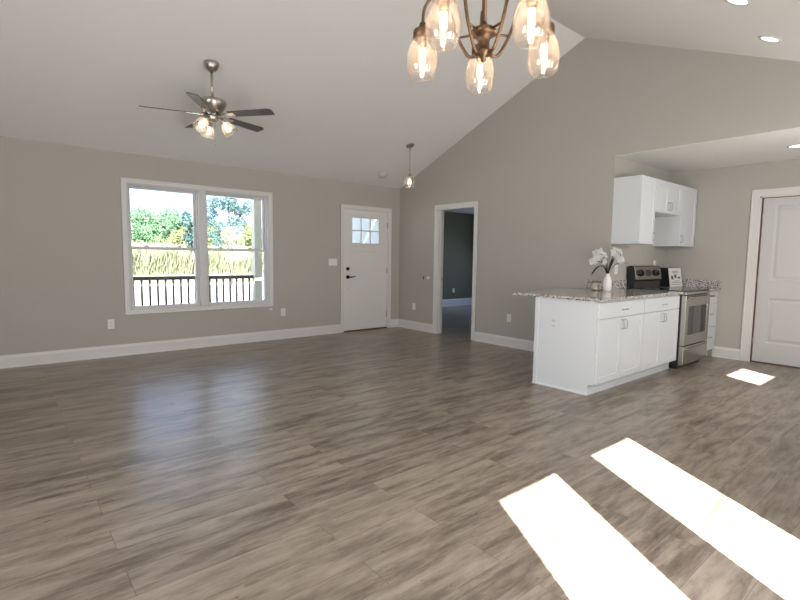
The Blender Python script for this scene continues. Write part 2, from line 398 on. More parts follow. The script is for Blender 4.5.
# porch, ground outside
struct('porch_slab', bx(XL-2, -0.001, 0.16, 2.1, -0.2, -0.03), DECKM)
struct('ceiling_porch', bx(XL-2, -0.001, 0.16, 2.3, 2.62, 2.72), SIDING)

# ------------------------------------------------------------------ baseboards
def baseboard(name, p0, p1, nrm, h=0.142, m=TRIM):
    """profile extruded from p0 to p1 (xy) with normal nrm"""
    bm = B(); nx, ny = nrm
    prof = [(0, 0), (0.022, 0), (0.022, 0.012), (0.015, 0.022), (0.015, h-0.03), (0.010, h-0.016), (0.007, h), (0, h)]
    pts = [(p0[0]+nx*d, p0[1]+ny*d, z) for d, z in prof]
    prism(bm, pts, (p1[0]-p0[0], p1[1]-p0[1], 0))
    return struct(name, bm, m)
baseboard('baseboard_front', (XL, 0), (-1.261, 0), (0, -1))
baseboard('baseboard_front_corner', (-0.222, 0), (0, 0), (0, -1))
baseboard('baseboard_gable', (0, 0), (0, -0.917), (-1, 0))
baseboard('baseboard_gable_kitchen', (0, -1.852), (0, YK), (-1, 0))
baseboard('baseboard_side', (XK, -4.55), (XK, -4.862), (-1, 0))
baseboard('baseboard_bedroom', (0.12, 2.12), (4.6, 2.12), (0, -1), h=0.19)
baseboard('baseboard_left', (XL, 0), (XL, YB), (1, 0))

# ------------------------------------------------------------------ casings
def casing(name, plane, c, u0, u1, z1, sgn, wd=0.07, z0=0.0, four=False, th=0.018):
    """casing around opening u0..u1, z0..z1 on plane axis at c; sgn = direction into the room"""
    bm = B()
    def seg(ua, ub, za, zb):
        if plane == 'y': 
            box(bm, ua, ub, c, c+sgn*th*0.75, za, zb, 0.002)
        else: box(bm, c, c+sgn*th*0.75, ua, ub, za, zb, 0.002)
    def band(ua, ub, za, zb):
        if plane == 'y': box(bm, ua, ub, c, c+sgn*th, za, zb, 0.004)
        else: box(bm, c, c+sgn*th, ua, ub, za, zb, 0.004)
    lo = z0 - wd if four else z0
    seg(u0-wd, u0, lo, z1+wd); seg(u1, u1+wd, lo, z1+wd); seg(u0, u1, z1, z1+wd)
    band(u0-wd, u0-wd+0.018, lo, z1+wd); band(u1+wd-0.018, u1+wd, lo, z1+wd); band(u0-wd+0.018, u1+wd-0.018, z1+wd-0.018, z1+wd)
    if four:
        seg(u0, u1, z0-wd, z0); band(u0-wd+.018, u1+wd-.018, z0-wd, z0-wd+0.018)
    return struct(name, bm, TRIM)

# entry door
tr = casing('trim_1', 'y', 0, DX0, DX1, DZ1, -1, wd=0.055)
bm = B(); box(bm, DX0, DX0+0.018, 0, 0.15, 0, DZ1); box(bm, DX1-0.018, DX1, 0, 0.15, 0, DZ1); box(bm, DX0, DX1, 0, 0.15, DZ1-0.016, DZ1)
obj('jamb', bm, TRIM, tr)
obj('threshold', bx(DX0+.018, DX1-.018, -0.012, 0.15, 0, 0.016, 0.003), THRESH, tr)
SX0, SX1, SZ0, SZ1 = DX0+.021, DX1-.021, 0.02, 2.043
SY = 0.012
def panel_door(u0, u1, z0, z1, y0, y1, holes, panels, rec=0.008, cut=None):
    """slab in x-z with face at y0 (toward -y), open glazed holes and recessed panels"""
    bm = B(); allh = holes + panels
    us = sorted({u0, u1, *[h[0] for h in allh], *[h[1] for h in allh]}); zs = sorted({z0, z1, *[h[2] for h in allh], *[h[3] for h in allh]})
    for a, b in zip(us, us[1:]):
        for c, d in zip(zs, zs[1:]):
            m, mz = (a+b)/2, (c+d)/2
            if any(h[0] < m < h[1] and h[2] < mz < h[3] for h in holes): continue
            ins = any(h[0] < m < h[1] and h[2] < mz < h[3] for h in panels)
            box(bm, a, b, y0+(rec if ins else 0), y1, c, d)
    for h in panels:   # sloped ogee around each panel with a raised field
        pass
    return bm
LX0, LX1, LZ0, LZ1 = -1.03, -0.455, 1.485, 1.925
pan = [(-1.0, -0.75, 0.30, 1.33), (-0.72, -0.47, 0.30, 1.33)]
bm = panel_door(SX0, SX1, SZ0, SZ1, SY, SY+0.044, [(LX0, LX1, LZ0, LZ1)], [(-1.03, -0.455, 0.30, 0.36)], rec=0.003)
door1 = struct('door_1', bm, DOORE)
# faint craftsman panel outlines and the ledge under the lites
bm = B()
box(bm, -1.04, -0.445, SY-0.010, SY, 1.345, 1.372, 0.004); box(bm, -1.02, -0.465, SY-0.005, SY, 1.372, 1.40, 0.002)
obj('shelf_moulding', bm, DOORE, door1)
bm = B()
lw = (LX1-LX0)
t_ = 0.020
box(bm, LX0-.012, LX0+.01, SY-0.008, SY+.03, LZ0-.012, LZ1+.012, 0.003); box(bm, LX1-.01, LX1+.012, SY-0.008, SY+.03, LZ0-.012, LZ1+.012, 0.003)
box(bm, LX0+.01, LX1-.01, SY-0.008, SY+.03, LZ0-.012, LZ0+.01, 0.003); box(bm, LX0+.01, LX1-.01, SY-0.008, SY+.03, LZ1-.01, LZ1+.012, 0.003)
for k in (1, 2):
    x = LX0 + lw*k/3; box(bm, x-t_/2, x+t_/2, SY-0.004, SY+.03, LZ0+.01, LZ1-.01, 0.002)
z = (LZ0+LZ1)/2; box(bm, LX0+.01, LX1-.01, SY-0.003, SY+.029, z-t_/2, z+t_/2, 0.002)
obj('glazing_bars', bm, TRIM, door1)
obj('pane', bx(LX0, LX1, SY+.02, SY+.026, LZ0, LZ1), WGLASS, door1)
Rx = Matrix.Rotation(PI/2, 4, 'X')
bm = B(); lathe(bm, [(0, 0), (0.031, 0), (0.031, 0.012), (0.024, 0.02), (0, 0.021)], 20, Matrix.Translation((-1.106, SY, 1.062)) @ Rx)
box(bm, -1.110, -1.102, SY-.035, SY-.018, 1.045, 1.079, 0.003)
obj('deadbolt', bm, BLACKM, door1)
bm = B(); lathe(bm, [(0, 0), (0.033, 0), (0.033, 0.012), (0.022, 0.022), (0.012, 0.024), (0.011, 0.05), (0, 0.05)], 20, Matrix.Translation((-1.106, SY, 0.925)) @ Rx)
tube(bm, smooth_pts([(-1.106, SY-.045, 0.925), (-1.06, SY-.052, 0.922), (-1.02, SY-.052, 0.930), (-0.985, SY-.048, 0.932)], 4), [0.011]*5+[0.009]*8, 8)
obj('lever_handle', bm, BLACKM, door1)
bm = B(); lathe(bm, [(0, 0), (0.009, 0), (0.009, 0.004), (0, 0.005)], 10, Matrix.Translation((-1.11, SY, 0.725)) @ Rx)
obj('screw_cover', bm, NICKEL, door1)
for hz in (0.25, 1.03, 1.82):
    bm = B(); tube(bm, [(SX1+.002, SY-.006, hz-.05), (SX1+.002, SY-.006, hz+.05)], 0.008, 8); box(bm, SX1-.012, SX1+.014, SY-.002, SY+.001, hz-.048, hz+.048)
    obj('hinge', bm, NICKEL, door1)

# bedroom doorway
t2 = casing('trim_2', 'x', 0, BY0, BY1, BZ, -1, wd=0.07)
bm = B(); box(bm, 0, 0.12, BY0, BY0+.018, 0, BZ); box(bm, 0, 0.12, BY1-.018, BY1, 0, BZ); box(bm, 0, 0.12, BY0, BY1, BZ-.016, BZ)
box(bm, 0.045, 0.075, BY1-.03, BY1-.018, 0, BZ); box(bm, 0.045, 0.075, BY0+.018, BY0+.03, 0, BZ)
obj('jamb', bm, TRIM, t2)
obj('strike_plate', bx(0.085, 0.112, BY1-.0205, BY1-.018, 0.88, 0.94), NICKEL, t2)
for hz in (0.3, 1.1, 1.80):
    bm = B(); tube(bm, [(0.118, BY0+.024, hz-.05), (0.118, BY0+.024, hz+.05)], 0.008, 8); obj('hinge', bm, NICKEL, t2)

# kitchen side door (closed, two panels)
t3 = casing('trim_3', 'x', XK, KY0, KY1, KZ, -1, wd=0.088)
bm = B(); box(bm, XK, XK+.12, KY0, KY0+.018, 0, KZ); box(bm, XK, XK+.12, KY1-.018, KY1, 0, KZ); box(bm, XK, XK+.12, KY0, KY1, KZ-.016, KZ)
obj('jamb', bm, TRIM, t3)
def moulded_door(L, Ht, th, panels):
    """door in local coords: x 0..L, z 0..Ht, face at y=0 looking -y; panels recessed with bevelled frame and raised field"""
    bm = B(); us = sorted({0, L, *[p[0] for p in panels], *[p[1] for p in panels]}); zs = sorted({0, Ht, *[p[2] for p in panels], *[p[3] for p in panels]})
    for a, b in zip(us, us[1:]):
        for c, d in zip(zs, zs[1:]):
            m, mz = (a+b)/2, (c+d)/2
            if any(h[0] < m < h[1] and h[2] < mz < h[3] for h in panels): continue
            box(bm, a, b, 0, th, c, d)
    for (a, b, c, d) in panels:
        rings = [(0, 0), (0.012, 0.010), (0.028, 0.012), (0.055, 0.004)]
        vr = []
        for off, dep in rings:
            vr.append([bm.verts.new((x, dep, z)) for x, z in ((a+off, c+off), (b-off, c+off), (b-off, d-off), (a+off, d-off))])
        for q, r in zip(vr, vr[1:]):
            for i in range(4): bm.faces.new((q[i], q[(i+1) % 4], r[(i+1) % 4], r[i]))
        bm.faces.new(vr[-1])
        box(bm, a, b, 0.02, th, c, d)
    return bm
L3 = KY1 - KY0 - .055
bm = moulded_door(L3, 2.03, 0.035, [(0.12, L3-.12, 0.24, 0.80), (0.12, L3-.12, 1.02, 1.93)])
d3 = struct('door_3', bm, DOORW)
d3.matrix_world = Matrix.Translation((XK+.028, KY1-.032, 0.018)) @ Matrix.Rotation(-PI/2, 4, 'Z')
for hz in (0.25, 1.02, 1.8):
    bm = B(); tube(bm, [(-.003, -.006, hz-.05), (-.003, -.006, hz+.05)], 0.008, 8); obj('hinge', bm, NICKEL, d3)
# knob of that door (lies past the picture's edge)
bm = B(); lathe(bm, [(0, 0), (0.03, 0), (0.03, .01), (0.012, .014), (0.012, .03), (0.027, .04), (0.03, .055), (0.02, .066), (0, .068)], 20, Matrix.Translation((L3-.06, 0, 0.92)) @ Rx)
obj('knob', bm, NICKEL, d3)
bm = B(); box(bm, XK+.012, XK+.03, KY1-.0215, KY1-.018, 0, KZ-.016); box(bm, XK+.012, XK+.03, KY0+.018, KY1-.018, KZ-.023, KZ-.016); box(bm, XK+.012, XK+.06, KY1-.030, KY1-.018, 0, KZ-.016)
obj('gap_shade_strip', bm, THRESH, t3)  # dark strip standing in for the shadow line around the recessed slab
obj('threshold', bx(XK+.01, XK+.12, KY0+.018, KY1-.018, 0, 0.012), THRESH, t3)

# ------------------------------------------------------------------ front window
def rect_frame(bm, x0, x1, z0, z1, y0, y1, w_, bev=0.003, wb=None, wt=None):
    wb = wb or w_; wt = wt or w_
    box(bm, x0, x0+w_, y0, y1, z0, z1, bev); box(bm, x1-w_, x1, y0, y1, z0, z1, bev)
    box(bm, x0+w_, x1-w_, y0, y1, z0, z0+wb, bev); box(bm, x0+w_, x1-w_, y0, y1, z1-wt, z1, bev)
win = casing('window_1', 'y', 0, WX0, WX1, WZ1, -1, wd=0.057, z0=WZ0, four=True)
MU = -3.455
bm = B(); rect_frame(bm, WX0, WX1, WZ0, WZ1, 0.0, 0.145, 0.014)
box(bm, MU-.045, MU+.045, -0.012, 0.145, WZ0+.014, WZ1-.014, 0.003)
obj('window_frame', bm, VINYL, win)
def double_hung(x0, x1):
    z0, z1 = WZ0+.014, WZ1-.014; zm = 1.338
    bm = B(); rect_frame(bm, x0, x1, z0, z1, 0.035, 0.13, 0.016)
    obj('track', bm, VINYL, win)
    bm = B(); rect_frame(bm, x0+.016, x1-.016, zm-.018, z1-.012, 0.085, 0.115, 0.028, wb=0.034)
    u = obj('upper_sash', bm, VINYL, win)
    obj('pane', bx(x0+.04, x1-.04, 0.098, 0.102, zm+.012, z1-.036), WGLASS, u)
    bm = B(); rect_frame(bm, x0+.016, x1-.016, z0+.004, zm+.018, 0.05, 0.08, 0.026, wt=0.034, wb=0.026)
    l = obj('lower_sash', bm, VINYL, win)
    obj('pane', bx(x0+.04, x1-.04, 0.063, 0.067, z0+.026, zm-.012), WGLASS, l)
    for f in (0.25, 0.72):
        xc = x0 + (x1-x0)*f
        bm = B(); lathe(bm, [(0, 0), (0.022, 0), (0.022, 0.012), (0.012, 0.018), (0, 0.019)], 14, Matrix.Translation((xc, 0.066, zm+.018)))
        box(bm, xc-.035, xc+.008, 0.058, 0.072, zm+.022, zm+.03, 0.003)
        obj('sash_lock', bm, VINYL, l)
double_hung(WX0+.014, MU-.045); double_hung(MU+.045, WX1-.014)

# rear wall glazing (behind the camera)
pd_ = thing('door_2', '', '')
del pd_['label']; del pd_['category']; pd_['kind'] = 'structure'
for x0, x1 in ((-4.87, -3.955), (-3.95, -3.04)):
    g0, g1 = (-4.70, -4.16) if x0 < -4 else (-3.765, -3.235)
    bm = B(); box(bm, x0, g0, YB, YB+.012, 0.01, 2.05); box(bm, g1, x1, YB, YB+.012, 0.01, 2.05); box(bm, g0, g1, YB, YB+.012, 0.01, 0.12); box(bm, g0, g1, YB, YB+.012, 1.965, 2.05)
    obj('leaf', bm, DOORW, pd_); 
bm = B(); rect_frame(bm, -0.63, 0.035, 1.705, 2.21, YB, YB+.02, 0.03); struct('window_2', bm, TRIM)
bm = B(); rect_frame(bm, -7.55, -6.9, 0.85, 2.15, YB, YB+.02, 0.05); struct('added_window', bm, TRIM)  # unseen frame, added with its opening to feed light into the room

# ------------------------------------------------------------------ kitchen base cabinets
YF = -4.57
def bar_pull(bm, c, length, axis, out=0.028):
    c = Vector(c); ax = Vector((1, 0, 0)) if axis == 'x' else Vector((0, 0, 1)); o = Vector((0, -out, 0))
    pts = smooth_pts([c-ax*length/2, c-ax*length/2+o*0.8, c-ax*length/4+o*1.15, c+ax*length/4+o*1.15, c+ax*length/2+o*0.8, c+ax*length/2], 4)
    tube(bm, pts, 0.0042, 8)
def shaker(x0, x1, z0, z1, yf, rail=0.06, th=0.019):
    """shaker front facing -y: frame proud, field recessed"""
    bm = B(); rect_frame(bm, x0, x1, z0, z1, yf, yf+th, rail, 0.0015)
    box(bm, x0+rail-.001, x1-rail+.001, yf+.008, yf+th, z0+rail-.001, z1-rail+.001)
    return bm
def base_cabinet(x0, x1, label, end=False):
    c = thing('base_cabinet', label, 'cabinet', (x0, YF, 0), group='white base cabinets of the peninsula'); o = Vector((x0, YF, 0))
    bm = B(); W = x1-x0
    prism(bm, [(0, .02, .105), (0, .075, .105), (0, .075, 0), (0, .645, 0), (0, .645, .884), (0, .02, .884)], (W, 0, 0))
    obj('body', bm, CAB, c)
    bm = B(); box(bm, 0.003, W-.003, 0, .019, 0.722, 0.868, 0.002)
    d = obj('drawer', bm, CAB, c)
    bm = B(); bar_pull(bm, (W/2+.02, 0, .79), .085, 'x'); obj('pull', bm, CHROME, d)
    for k in (0, 1):
        a, b = (0.003, W/2-.0015) if k == 0 else (W/2+.0015, W-.003)
        d = obj('door', shaker(a, b, .113, .715, 0), CAB, c)
        bm = B(); bar_pull(bm, (W/2 + (-.032 if k == 0 else .032), 0, .645), .085, 'z'); obj('pull', bm, CHROME, d)
    return c
PE, PX = -1.446, 0.405
c1 = base_cabinet(PE+.012, -0.512, 'white two door base cabinet at the free end of the peninsula')
c2 = base_cabinet(-0.508, PX, 'white two door base cabinet beside the steel range')
bm = B()   # finished end panel with toe notch
prism(bm, [(PE, YF+.02, .105), (PE, YF+.075, .105), (PE, YF+.075, 0), (PE, -3.905, 0), (PE, -3.905, .884), (PE, YF+.02, .884)], (0.012, 0, 0))
e = obj('end_panel', bm, CAB, c1); e.matrix_parent_inverse = Matrix.Translation((-(PE+.012), -YF, 0))
bm = B(); box(bm, PE-.010, PE+.014, -3.945, -3.902, 0.0, .884, 0.003)
e = obj('corner_strip', bm, CAB, c1); e.matrix_parent_inverse = Matrix.Translation((-(PE+.012), -YF, 0))
bm = B(); prism(bm, [(PE, YF+.075, 0), (PE-.012, YF+.075, 0), (PE-.012, YF+.075, .008), (PE, YF+.075, .02)], (0, .60, 0))
e = obj('shoe_moulding', bm, CAB, c1); e.matrix_parent_inverse = Matrix.Translation((-(PE+.012), -YF, 0))
bm = B(); box(bm, PE+.012, 0.0, -3.925, -3.905, 0, .884)
e = obj('back_panel', bm, CAB, c1); e.matrix_parent_inverse = Matrix.Translation((-(PE+.012), -YF, 0))

# drawer base right of the range
x0, x1 = 1.19, 1.655
c3 = thing('drawer_cabinet', 'narrow white three drawer base cabinet between range and side wall', 'cabinet', (x0, YF, 0)); W = x1-x0
bm = B(); prism(bm, [(0, .02, .105), (0, .075, .105), (0, .075, 0), (0, .64, 0), (0, .64, .884), (0, .02, .884)], (W, 0, 0)); box(bm, W, W+.018, .002, .03, .105, .884)
obj('body', bm, CAB, c3)
for za, zb in ((.722, .868), (.42, .715), (.113, .413)):
    d = obj('drawer', bx(.003, W-.003, 0, .019, za, zb, .002), CAB, c3)
    bm = B(); bar_pull(bm, (W/2, 0, (za+zb)/2+.02), .085, 'x'); obj('pull', bm, CHROME, d)

# counters
bm = B()
outl = [(-1.48, -4.60), (0.412, -4.60), (0.412, YK), (0.0, YK), (0.0, -3.64), (-1.48, -3.64)]
prism(bm, [(x, y, .885) for x, y in outl], (0, 0, .03))
tag(obj('countertop', bm, GRAN), 'long speckled granite countertop with a breakfast bar overhang on the peninsula', 'countertop')
tag(obj('countertop', bx(1.183, XK, -4.60, YK, .885, .915, .003), GRAN), 'short granite countertop between the range and the side wall', 'countertop')
tag(obj('backsplash', bx(-0.02, 0, -3.922, -3.642, .9155, 1.018, .002), GRAN), 'short granite backsplash on the grey wall end behind candle', 'backsplash')
tag(obj('backsplash', bx(0.001, .412, YK-.02, YK, .9155, 1.018, .002), GRAN), 'granite backsplash strip on the kitchen wall between vase and range', 'backsplash')
bs = thing('backsplash', 'granite backsplash turning the kitchen corner beside the side wall', 'backsplash', (XK, YK, .9155))
bm = B(); box(bm, 1.183-XK, -0.02, -.02, 0, 0, .1025, .002); obj('back_strip', bm, GRAN, bs)
bm = B(); box(bm, -0.02, 0, -.676, 0, 0, .1025, .002); obj('side_strip', bm, GRAN, bs)

# ------------------------------------------------------------------ range
rg = thing('kitchen_range', 'stainless steel electric range with black glass cooktop', 'range', (0.417, -4.635, 0)); W = .762
bm = B(); box(bm, 0, W, .05, .66, .05, .90, .004); box(bm, .03, W-.03, .07, .62, 0.0, .05)
obj('body', bm, BLACKE, rg)
bm = B(); box(bm, -.002, W+.002, .02, .665, .90, .922, .004); obj('cooktop', bm, BLACKG, rg)
for bxp, byp, br_ in ((.2, .22, .10), (.56, .22, .085), (.2, .47, .075), (.56, .47, .10)):
    bm = B(); lathe(bm, [(br_-.004, 0), (br_-.004, .0006), (br_, .0006), (br_, 0)], 32, Matrix.Translation((bxp, byp, .9222))); obj('burner_ring', bm, CHROME, rg)
bm = B(); box(bm, 0, W, .0, .05, .875, .905, .004); obj('front_trim', bm, STEEL, rg)
bm = B(); rect_frame(bm, .002, W-.002, .285, .868, 0.0, .05, .085, .003, wb=.12, wt=.13)
dr = obj('oven_door', bm, STEEL, rg)
bm = B(); box(bm, .084, W-.084, .006, .045, .404, .74); obj('oven_window', bm, BLACKG, dr)
bm = B(); tube(bm, smooth_pts([(.03, 0, .838), (.03, -.04, .842), (.07, -.048, .842), (W-.07, -.048, .842), (W-.03, -.04, .842), (W-.03, 0, .838)], 5), .012, 10); obj('handle', bm, STEEL, dr)
bm = B(); box(bm, .002, W-.002, 0.0, .05, .06, .275, .004); dw = obj('storage_drawer', bm, STEEL, rg)
bm = B(); box(bm, .08, W-.08, -.008, .004, .225, .25, .003); obj('drawer_grip', bm, STEEL, dw)
bm = B(); prism(bm, [(0, .60, .922), (0, .60, 1.0), (0, .585, 1.02), (0, .615, 1.19), (0, .645, 1.198), (0, .69, 1.19), (0, .69, .922)], (W, 0, 0))
bg_ = obj('backguard', bm, BLACKE, rg)
Mbg = Matrix.Translation((0, .583, 1.022)) @ Matrix.Rotation(math.radians(-10), 4, 'X')
bm = B(); box(bm, .012, W-.012, -.004, .004, 0, .165, .003, mat=Mbg); obj('control_panel', bm, STEEL, bg_)
bm = B(); box(bm, .30, .44, -.008, 0, .045, .125, .004, mat=Mbg); obj('clock_display', bm, BLACKG, bg_)
for cx_ in (.15, .59):
    bm = B()
    Mk = Mbg @ Matrix.Translation((cx_, -.004, .085)) @ Matrix.Rotation(PI/2, 4, 'X') @ Matrix.Diagonal((1.0, .38, 1, 1))
    lathe(bm, [(0, 0), (.115, 0), (.115, .003), (0, .003)], 28, Mk); obj('knob_surround', bm, BLACKG, bg_)
    for dx in (-.05, .05):
        bm = B(); Mk = Mbg @ Matrix.Translation((cx_+dx, -.006, .085)) @ Matrix.Rotation(PI/2, 4, 'X')
        lathe(bm, [(0, 0), (.024, 0), (.021, .022), (0, .023)], 16, Mk); obj('knob', bm, BLACKE, bg_)

# ------------------------------------------------------------------ upper cabinets
YU = -4.25
def upper(x0, x1, z0, z1, label, ndoor, hand):
    c = thing('wall_cabinet', label, 'cabinet', (x0, YU, z0), group='white wall cabinets above the range'); W, h = x1-x0, z1-z0
    obj('body', bx(0, W, .02, YK-YU, 0, h, .0015), CAB, c)
    for k in range(ndoor):
        a, b = W*k/ndoor+.002, W*(k+1)/ndoor-.002
        d = obj('door', shaker(a, b, .003, h-.003, 0, rail=.055), CAB, c)
        px = {'r': b-.03, 'l': a+.03}[hand[k]]
        bm = B(); bar_pull(bm, (px, 0, .09), .085, 'z'); obj('pull', bm, CHROME, d)
    return c
upper(0.0, .378, 1.454, 2.224, 'tall white wall cabinet over the granite counter, first from the living room', 1, 'r')
upper(.380, 1.140, 1.838, 2.224, 'short white two door wall cabinet directly over the range gap', 2, 'rl')
upper(1.142, 1.655, 1.454, 2.224, 'tall white wall cabinet in the kitchen corner', 1, 'l')

# ------------------------------------------------------------------ things on the counter
v = thing('vase', 'white ceramic bottle vase holding white orchids on granite counter', 'vase', (-.40, -4.106, .9152))
bm = B(); lathe(bm, [(0, 0), (.040, 0), (.050, .012), (.054, .06), (.051, .11), (.038, .142), (.024, .158), (.026, .178), (.021, .178), (.019, .160), (.03, .13), (0, .02)], 28)
obj('vase_body', bm, CERAM, v); v.scale = (.86, .86, 1.1)
fl = thing('orchid', 'white artificial orchid sprays with dark stems in the vase', 'flower', (-.40, -4.106, 1.06))
Rv = Vector((.766, -.643, 0)); Fv = Vector((.643, .766, 0))
def rel(u, d, z): return Rv*u*1.15 + Fv*d + Vector((0, 0, z*1.14 if z > 0 else z))
bm = B()
for ctrl in ([(0, 0, -.04), (-.01, 0, .08), (-.045, .01, .20), (-.085, 0, .235), (-.15, -.01, .20)],
             [(0, 0, -.04), (.012, .01, .09), (.04, 0, .22), (.075, 0, .26), (.12, .0, .22)],
             [(0, 0, -.04), (.005, 0, .08), (-.02, .0, .17), (-.06, -.02, .16), (-.12, -.03, .165)]):
    tube(bm, smooth_pts([rel(*c) for c in ctrl], 5), .0035, 6)
obj('stem', bm, STEMM, fl)
def blade_leaf(ctrl, wid):
    bm = B(); P = smooth_pts([rel(*c) for c in ctrl], 5); n = len(P); rows = []
    for i, p in enumerate(P):
        t = (P[min(i+1, n-1)]-P[max(i-1, 0)]).normalized(); s = t.cross(Vector((0, 0, 1))); 
        s = s.normalized() if s.length > .05 else Fv
        q = wid*math.sin(PI*min(.98, (i+.6)/n))**.7; nn = s.cross(t)
        rows.append([bm.verts.new(p - s*q), bm.verts.new(p - nn*q*.3), bm.verts.new(p + s*q)])
    for a, b in zip(rows, rows[1:]):
        for k in (0, 1):
            f = bm.faces.new((a[k], a[k+1], b[k+1], b[k])); f.smooth = True
    bmesh.ops.solidify(bm, geom=bm.faces[:], thickness=.0025)
    return bm
obj('leaf', blade_leaf([(0, 0, .02), (-.04, -.01, .11), (-.10, -.02, .115), (-.155, -.03, .055), (-.165, -.03, .02)], .022), STEMM, fl)
obj('leaf', blade_leaf([(0, 0, .02), (.03, -.01, .10), (.09, -.02, .15), (.15, -.02, .155), (.20, -.02, .135)], .014), STEMM, fl)
obj('leaf', blade_leaf([(0, .0, .02), (-.015, .0, .12), (-.045, .01, .20), (-.05, .0, .22)], .026), STEMM, fl)
obj('leaf', blade_leaf([(0, .0, .02), (.02, .0, .12), (.05, .01, .19), (.07, .0, .20)], .024), STEMM, fl)
def flower_bm(c, r, tilt):
    bm = B(); base = Matrix.Translation(c) @ tilt
    for k in range(5):
        a = 2*PI*k/5 + PI/2; L = r; Wd = r*(.62 if k in (1, 4) else .42)
        rows = []
        for i in range(5):
            t = i/4; wd = Wd*math.sin(PI*(.12+.8*t)); rows.append([Vector((s*wd, L*t, -.25*L*t*t + .18*L*abs(s)*t)) for s in (-1, -.5, 0, .5, 1)])
        Mq = base @ Matrix.Rotation(a-PI/2, 4, 'Z')
        vv = [[bm.verts.new(Mq @ p) for p in row] for row in rows]
        for i in range(4):
            for j in range(4):
                f = bm.faces.new((vv[i][j], vv[i][j+1], vv[i+1][j+1], vv[i+1][j])); f.smooth = True
    bmesh.ops.solidify(bm, geom=bm.faces[:], thickness=.0015)
    lathe(bm, [(0, -.004), (.006, 0), (.008, .008), (0, .014)], 8, base)
    return bm
tocam = Matrix((Rv, Vector((0, 0, 1)), -Fv)).transposed().to_4x4()
rng = random.Random(4)
for (u, d, z, r) in [(-.155, -.02, .165, .042), (-.12, -.03, .20, .045), (-.085, -.01, .25, .047), (-.05, .0, .215, .042), (-.10, .02, .18, .040),
                     (-.13, 0, .245, .038), (.055, -.01, .25, .047), (.095, 0, .225, .048), (.075, .02, .275, .040), (.12, -.01, .18, .040), (.10, .01, .265, .038), (-.04, -.02, .16, .033)]:
    tilt = Matrix.Rotation(rng.uniform(-.5, .5), 4, 'Z') @ tocam @ Matrix.Rotation(rng.uniform(-.6, .4), 4, 'X') @ Matrix.Rotation(rng.uniform(0, PI), 4, 'Z')
    obj('blossom', flower_bm(rel(u, d, z), r*1.15, tilt), PETAL, fl)

cd = thing('candle', 'cream candle in a squat metal banded jar on granite counter', 'candle', (-.36, -3.960, .9152)); cd.scale = (1.18, 1.18, 1.2)
bm = B(); lathe(bm, [(0, 0), (.044, 0), (.045, .012), (.041, .014), (.041, .004), (0, .004)], 24); obj('base_band', bm, TIN, cd)
bm = B(); lathe(bm, [(0, .0045), (.040, .0045), (.043, .016), (.043, .072), (0, .072)], 24); obj('wax_body', bm, WAX, cd)
bm = B(); lathe(bm, [(0, .0725), (.045, .0725), (.045, .084), (.042, .088), (0, .088)], 24); obj('lid', bm, TIN, cd)
bm = B(); tb = Matrix.Rotation(math.radians(-115), 4, 'Z'); 
for k in range(-3, 4):
    pass
prism(bm, [Matrix.Rotation(math.radians(218+a_), 3, 'Z') @ Vector((.0438, 0, .028)) for a_ in range(-28, 29, 8)] + [Matrix.Rotation(math.radians(218+a_), 3, 'Z') @ Vector((.0432, 0, .028)) for a_ in range(28, -29, -8)], (0, 0, .026))
obj('candle_label', bm, TIN, cd)

bk = thing('printed_box', 'small black box with a white printed front on the corner counter', 'box', (1.30, -4.12, .9152), math.radians(-8))
Ml = Matrix.Rotation(math.radians(-9), 4, 'X')
bm = B(); prism(bm, [(0, .012, 0), (0, .055, .255), (0, .16, .255), (0, .16, 0)], (.30, 0, 0)); obj('box_body', bm, BLACKE, bk)
bm = B(); box(bm, .004, .296, .0, .010, .002, .255, .001, mat=Ml); fp = obj('front_card', bm, PLATE, bk)
bm = B()
for (a, b_, c, d_) in [(.06, .22, .20, .207), (.08, .20, .185, .190), (.04, .09, .10, .15), (.20, .26, .11, .135), (.12, .17, .12, .165), (.03, .27, .055, .060), (.03, .27, .030, .035), (.10, .25, .075, .080)]:
    box(bm, a, b_, -.001, 0.001, c, d_, mat=Ml)
obj('printing', bm, DARKP, fp)

# ------------------------------------------------------------------ outlets and switches
def outlet(loc, rz, label, dark=False):
    """face toward local -y"""
    t = thing('wall_outlet', label, 'outlet', loc, rz, 'white duplex wall outlets')
    obj('cover_plate', bx(-.036, .036, -.006, 0, -.058, .058, .003), PLATE, t)
    for z in (-.022, .022):
        bm = B(); box(bm, -.017, .017, -.008, -.0055, z-.015, z+.015, .002); s = obj('receptacle', bm, PLATE, t)
        bm = B(); box(bm, -.009, -.006, -.0086, -.0078, z-.003, z+.007); box(bm, .006, .009, -.0086, -.0078, z-.003, z+.007); box(bm, -.0025, .0025, -.0086, -.0078, z-.011, z-.006)
        obj('slots', bm, DARKP, s)
    return t
def cp(o, loc, rz, label, group='white duplex wall outlets'):
    c = copy_tree(o); c.location = loc; c.rotation_euler = (0, 0, rz); c['label'] = label; c['group'] = group; return c
o1 = outlet((-4.57, 0, .405), 0, 'white duplex outlet low on the wall beside the double window')
cp(o1, (-2.291, 0, .410), 0, 'white duplex outlet on the wall between double window and entry door')
cp(o1, (0, -.423, .406), -PI/2, 'white duplex outlet between the room corner and bedroom doorway')
cp(o1, (0, -2.478, .415), -PI/2, 'white duplex outlet low on wall between doorway and peninsula')
o5 = cp(o1, (PE, -4.117, .641), -PI/2, 'white outlet set in the white end panel of the peninsula', 'outlets')
del o5['group']; o5.scale = (1.8, 1.1, 1.15)
for q_ in o5.children_recursive:
    if q_.data.materials[0] == PLATE: q_.data = q_.data.copy(); q_.data.materials[0] = CAB
cp(o1, (.155, YK, 1.15), 0, 'white outlet on kitchen wall above backsplash behind the orchids')
cp(o1, (1.235, YK, 1.205), 0, 'white outlet on kitchen wall at the corner of the range backguard')
